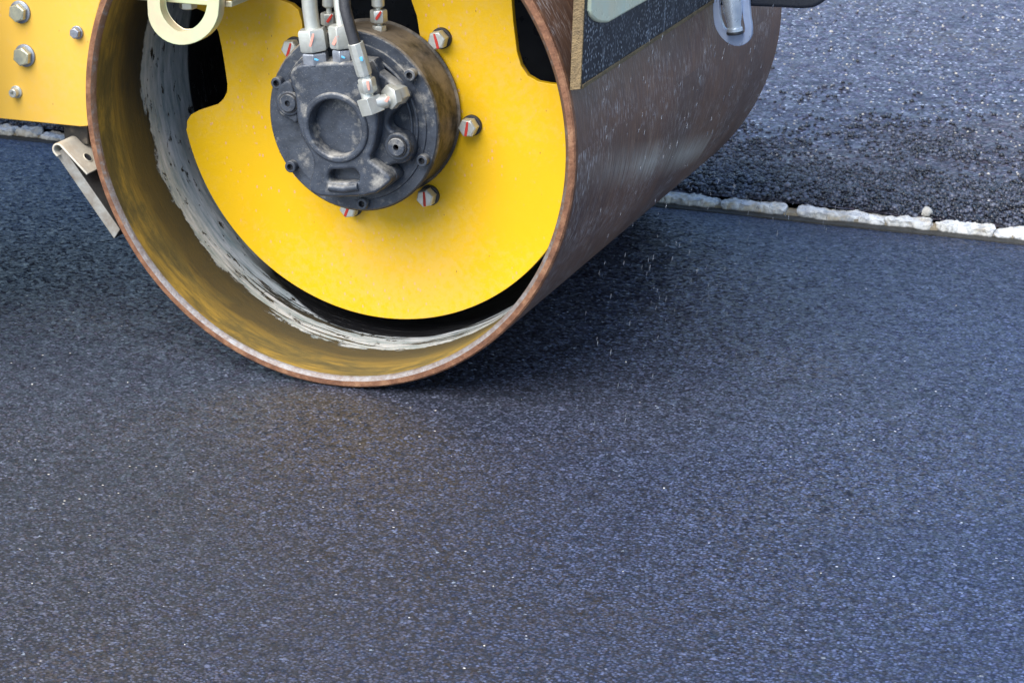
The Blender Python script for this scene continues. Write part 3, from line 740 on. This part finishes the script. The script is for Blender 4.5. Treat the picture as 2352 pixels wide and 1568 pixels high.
# bent strip: outer path round the loop
def hairpin(c, r, dirl, l1, l2, th):
    "strip centre line: leg one, half turn, leg two"
    d = Vector(dirl).normalized(); n = Vector((-d.y, d.x))
    pts = [Vector(c) + n * r + d * l1 * (1 - i / 4) for i in range(4)]
    for i in range(15):
        a = math.pi * i / 14; pts.append(Vector(c) + n * r * math.cos(a) - d * r * math.sin(a))
    pts += [Vector(c) - n * r + d * l2 * (i + 1) / 4 for i in range(4)]
    return pts
cA = onY(134, 344, .018); cE = onY(194, 409, .018)
dl = Vector((cE.x - cA.x, cE.z - cA.z))
pth = hairpin((cA.x, cA.z), .0112, dl, dl.length, .008, .006)
out_ = []; in_ = []
for i, q in enumerate(pth):
    t = (pth[min(i + 1, len(pth) - 1)] - pth[max(i - 1, 0)]).normalized(); n = Vector((-t.y, t.x)); out_.append(q + n * .0022); in_.append(q - n * .0022)
y0, y1 = .016, .105
holec = None
mb = MB(); n = len(pth); vs = []
for y in (y0, y1):
    vs += [(q.x, y, q.y) for q in out_] + [(q.x, y, q.y) for q in in_]
fs = []
for i in range(n - 1):
    fs += [(i, i + 1, n + i + 1, n + i), (2 * n + i, 3 * n + i, 3 * n + i + 1, 2 * n + i + 1), (i, 2 * n + i, 2 * n + i + 1, i + 1), (n + i, n + i + 1, 3 * n + i + 1, 3 * n + i)]
fs += [(0, n, 3 * n, 2 * n), (n - 1, 3 * n - 1, 4 * n - 1, 2 * n - 1)]
# upper leg stays closed: a dark disc on it paints the shade of a drilled hole
mb.add(vs, fs, CREAM)
SB = mb.build('scraper_bracket', RR, bevel=.0015, label='bent cream steel bracket with a bolt hole, left of the drum')
hp = Vector((cA.x, 0, cA.z)) + Vector((dl.x, 0, dl.y)) * .60
dn3 = Vector((dl.x, 0, dl.y)).normalized(); up3 = Vector((-dn3.z, 0, dn3.x))
if up3.z < 0: up3 = -up3
hq = hp + up3 * (.0112 + .0024); hq.y = .055
mb = MB(); lathe(mb, hq, up3, [(.0008, 0), (.0008, .0085), (.0014, .0095), (.0002, .0112)], 28, M=None, mats=[RUBB, OLIVE, CREAM])
mb.build('bolt_hole_disc', SB)
# cross bar behind that carries the bracket
mb = MB(); box(mb, (-.665, .16, .41), (-.585, 1.3, .447), BLACKP); box(mb, (-.60, .075, .405), (-.545, .17, .448), CASE)
mb.build('scraper_beam', RR, bevel=.003)

# --- right scraper mat
def zx(px, py, Y): q = onY(px, py, Y); return (q.x, q.z)
A = zx(1308.5, 208, .006); B = zx(1334, 206, .006); Cc = zx(1343, -2, .006); D = zx(1315.5, -2, .006)
dx = (Cc[0] - B[0]) / (Cc[1] - B[1])
topz = .93; poly = [A, B, (B[0] + dx * (topz - B[1]), topz), (A[0] + dx * (topz - A[1]), topz)]
mb = MB(); quadbox(mb, poly, .010, 1.36, WETMAT, BRNEDGE)
# muddy front end layer and wiping lip
quadbox(mb, poly, .0055, .0098, BRNEDGE)
lip = [(A[0] + .001, A[1] - .001), (B[0] + .0022, B[1] - .0002), (B[0] + .0022 + dx * .008, B[1] + .008), (B[0] - .001, B[1] + .007)]
quadbox(mb, lip, .012, 1.35, BRNEDGE)
SM = mb.build('scraper_mat', RR, bevel=.0012, label='wet black scraper mat with a muddy brown end, right of the drum')
# cream clamp plate on its outer face
XM = B[0] + .012
cl = [onX(a, b, XM) for a, b in ((1357, -90), (1357, 26), (1361, 38), (1372, 49), (1384, 53), (1399, 53), (1492, 0), (1640, -86), (1640, -200), (1357, -200))]
mb = MB(); ncl = len(cl)
ins = .008
vs = [(XM + .0, q.y, q.z) for q in cl] + [(XM - .012, q.y, q.z) for q in cl]
mb.add(vs, [tuple(range(ncl))[::-1], tuple(range(ncl, 2 * ncl))] + [(i, (i + 1) % ncl, (i + 1) % ncl + ncl, i + ncl) for i in range(ncl)], CREAMT)
mb.build('clamp_plate', SM, bevel=.004, label='translucent cream clamp plate')
# bracket with a bright pin, and the black bar
by = .80
U = smoothloop(xz([(1637, -70), (1637, 30), (1641, 62), (1655, 86), (1672, 101), (1692, 108), (1712, 103), (1725, 88), (1727, 62), (1722, 35), (1718, -70)], by), 1)
Ui = smoothloop(xz([(1651, -70), (1652, 30), (1656, 50), (1664, 68), (1680, 79), (1700, 80), (1710, 76), (1711, 62), (1706, 40), (1702, 10), (1702, -70)], by), 1)
mb = cut(MB(), [U, Ui[::-1]], by, by + .012, .0012, BLUEZ)
UB = mb.build('shackle', RR, label='bright blue-grey steel shackle in front of the drum')
mb = MB(); p0 = onY(1679, -20, by - .012); p1 = onY(1688, 74, by - .012); d = p1 - p0; Ln = d.length
lathe(mb, p0, d, [(0, .0200), (Ln * .45, .0195), (Ln * .80, .0142), (Ln * .88, .0142), (Ln * .91, .0165), (Ln * .98, .0165)], 24, CHROME)
lathe(mb, p0, d, [(Ln * .975, .0165), (Ln * 1.02, .0178), (Ln * 1.05, .017), (Ln * 1.06, 0)], 24, RUBB)
mb.build('pin', UB, label='bright steel pin with a black tip')
bl = roundpoly(xz([(1640, -60), (1640, 12), (1700, 13), (1800, 17), (1842, 20), (1870, 17), (1886, 9), (1908, -8), (1925, -60)], by + .03), .012)
mb = cut(MB(), [bl], by + .02, by + .11, .008, BLACKP)
mb.build('cross_bar', RR, label='black bar end behind the shackle')

# --- body of the machine above and behind (mostly out of the picture)
mb = MB()
box(mb, (-1.9, .02, 1.032), (.52, 1.36, 1.16), Y_FRAME)
cut(mb, [roundpoly([(-1.75, 1.16), (-1.75, 1.62), (-1.1, 1.72), (.35, 1.55), (.55, 1.3), (.52, 1.16)], .06)], .10, 1.28, .02, Y_FRAME)
mb.build('body', RR, bevel=.01, label='yellow machine body above the drum')
mb = MB(); box(mb, (-.52, .262, .802), (.46, .36, 1.031), Y_FRAME)
mb.build('yoke', RR, bevel=.004, label='yellow yoke holding the support plate')
mb = cut(MB(), [loop], W - .07, W - .05, .002, Y_FRAME); mb.build('frame_plate', RR, label='far side yellow frame plate')
mb = MB(); box(mb, (-1.7, .075, .458), (-.64, W - .075, 1.03), BLACKP); mb.build('chassis_beam', RR, bevel=.01)  # unseen beam, underside set low to deepen the shade beneath the machine
mb = MB(); box(mb, (-1.78, -.30, .36), (-.80, .045, .39), BLACKP); box(mb, (-1.78, -.26, .72), (-.80, .045, .75), BLACKP)  # unseen step and box, added to shade the ground at the left
for xx in (-1.78, -.82): box(mb, (xx, -.29, .392), (xx + .02, .046, .718), BLACKP)
cut(mb, [roundpoly([(-1.74, .78), (-1.74, 1.3), (-.84, 1.3), (-.84, .78)], .05)], -.22, .044, .015, Y_FRAME)
mb.build('added_shade_step', RR, bevel=.003, label='added black step out of view, shading the ground beside the frame')
d2 = make_drum(-2.72); d2['label'] = 'second steel drum at the other end of the machine'
mb = MB(); box(mb, (-3.3, .12, 1.05), (-1.92, 1.25, 1.3), Y_FRAME); box(mb, (-2.8, .262, .5), (-2.64, .30, 1.06), Y_FRAME); mb.build('rear_yoke', RR, bevel=.01)

# --- water drops off the scraper
dp = []
for k in range(330):
    t = rnd.random()
    Yd = rnd.uniform(-.15, 1.25); z = rnd.uniform(.01, .72)
    x = .50 + abs(rnd.gauss(0, .11)) + .04
    dp.append((x, Yd, z, rnd.uniform(.0004, .0007)))
o = tag(blobs('water_drops', dp, WATER, 11), kind='stuff', label='fine drops of spray water falling off the scraper beside the drum', category='water drops')
me = o.data
for q in me.polygons: q.use_smooth = True
co = np.empty(len(me.vertices) * 3); me.vertices.foreach_get('co', co); co = co.reshape(-1, 12, 3)
cen = co.mean(1, keepdims=True); dlt = co - cen; dlt[:, :, 2] *= 13.0; dlt[:, :, 0] += dlt[:, :, 2] * .16
me.vertices.foreach_set('co', (cen + dlt).ravel()); me.update()

# ------------------------------------------------------------------ light
el, az = math.radians(49), math.radians(248)   # az: compass of the sun measured from +X counter-clockwise
sd = Vector((math.cos(el) * math.cos(az), math.cos(el) * math.sin(az), math.sin(el)))
ld = bpy.data.lights.new('sun', 'SUN'); lo_ = bpy.data.objects.new('sun', ld); C.objects.link(lo_)
ld.energy = 3.25; ld.angle = math.radians(56); ld.color = (1, .965, .91)
lo_.rotation_euler = (-sd).to_track_quat('-Z', 'Y').to_euler()
w = bpy.data.worlds.new('World'); sc.world = w; w.use_nodes = True
N = w.node_tree.nodes; L = w.node_tree.links; N.clear()
o = N.new('ShaderNodeOutputWorld'); bg = N.new('ShaderNodeBackground'); L.new(bg.outputs[0], o.inputs[0])
sk = N.new('ShaderNodeTexSky'); sk.sky_type = 'NISHITA'; sk.sun_disc = False; sk.sun_elevation = el
sk.sun_rotation = math.radians(90) - az; sk.air_density = 1.0; sk.dust_density = .7; sk.ozone_density = 2.5
L.new(sk.outputs[0], bg.inputs[0]); bg.inputs[1].default_value = .115
sc.view_settings.view_transform = 'Standard'; sc.view_settings.look = 'None'; sc.view_settings.exposure = 1.15; sc.view_settings.gamma = 1
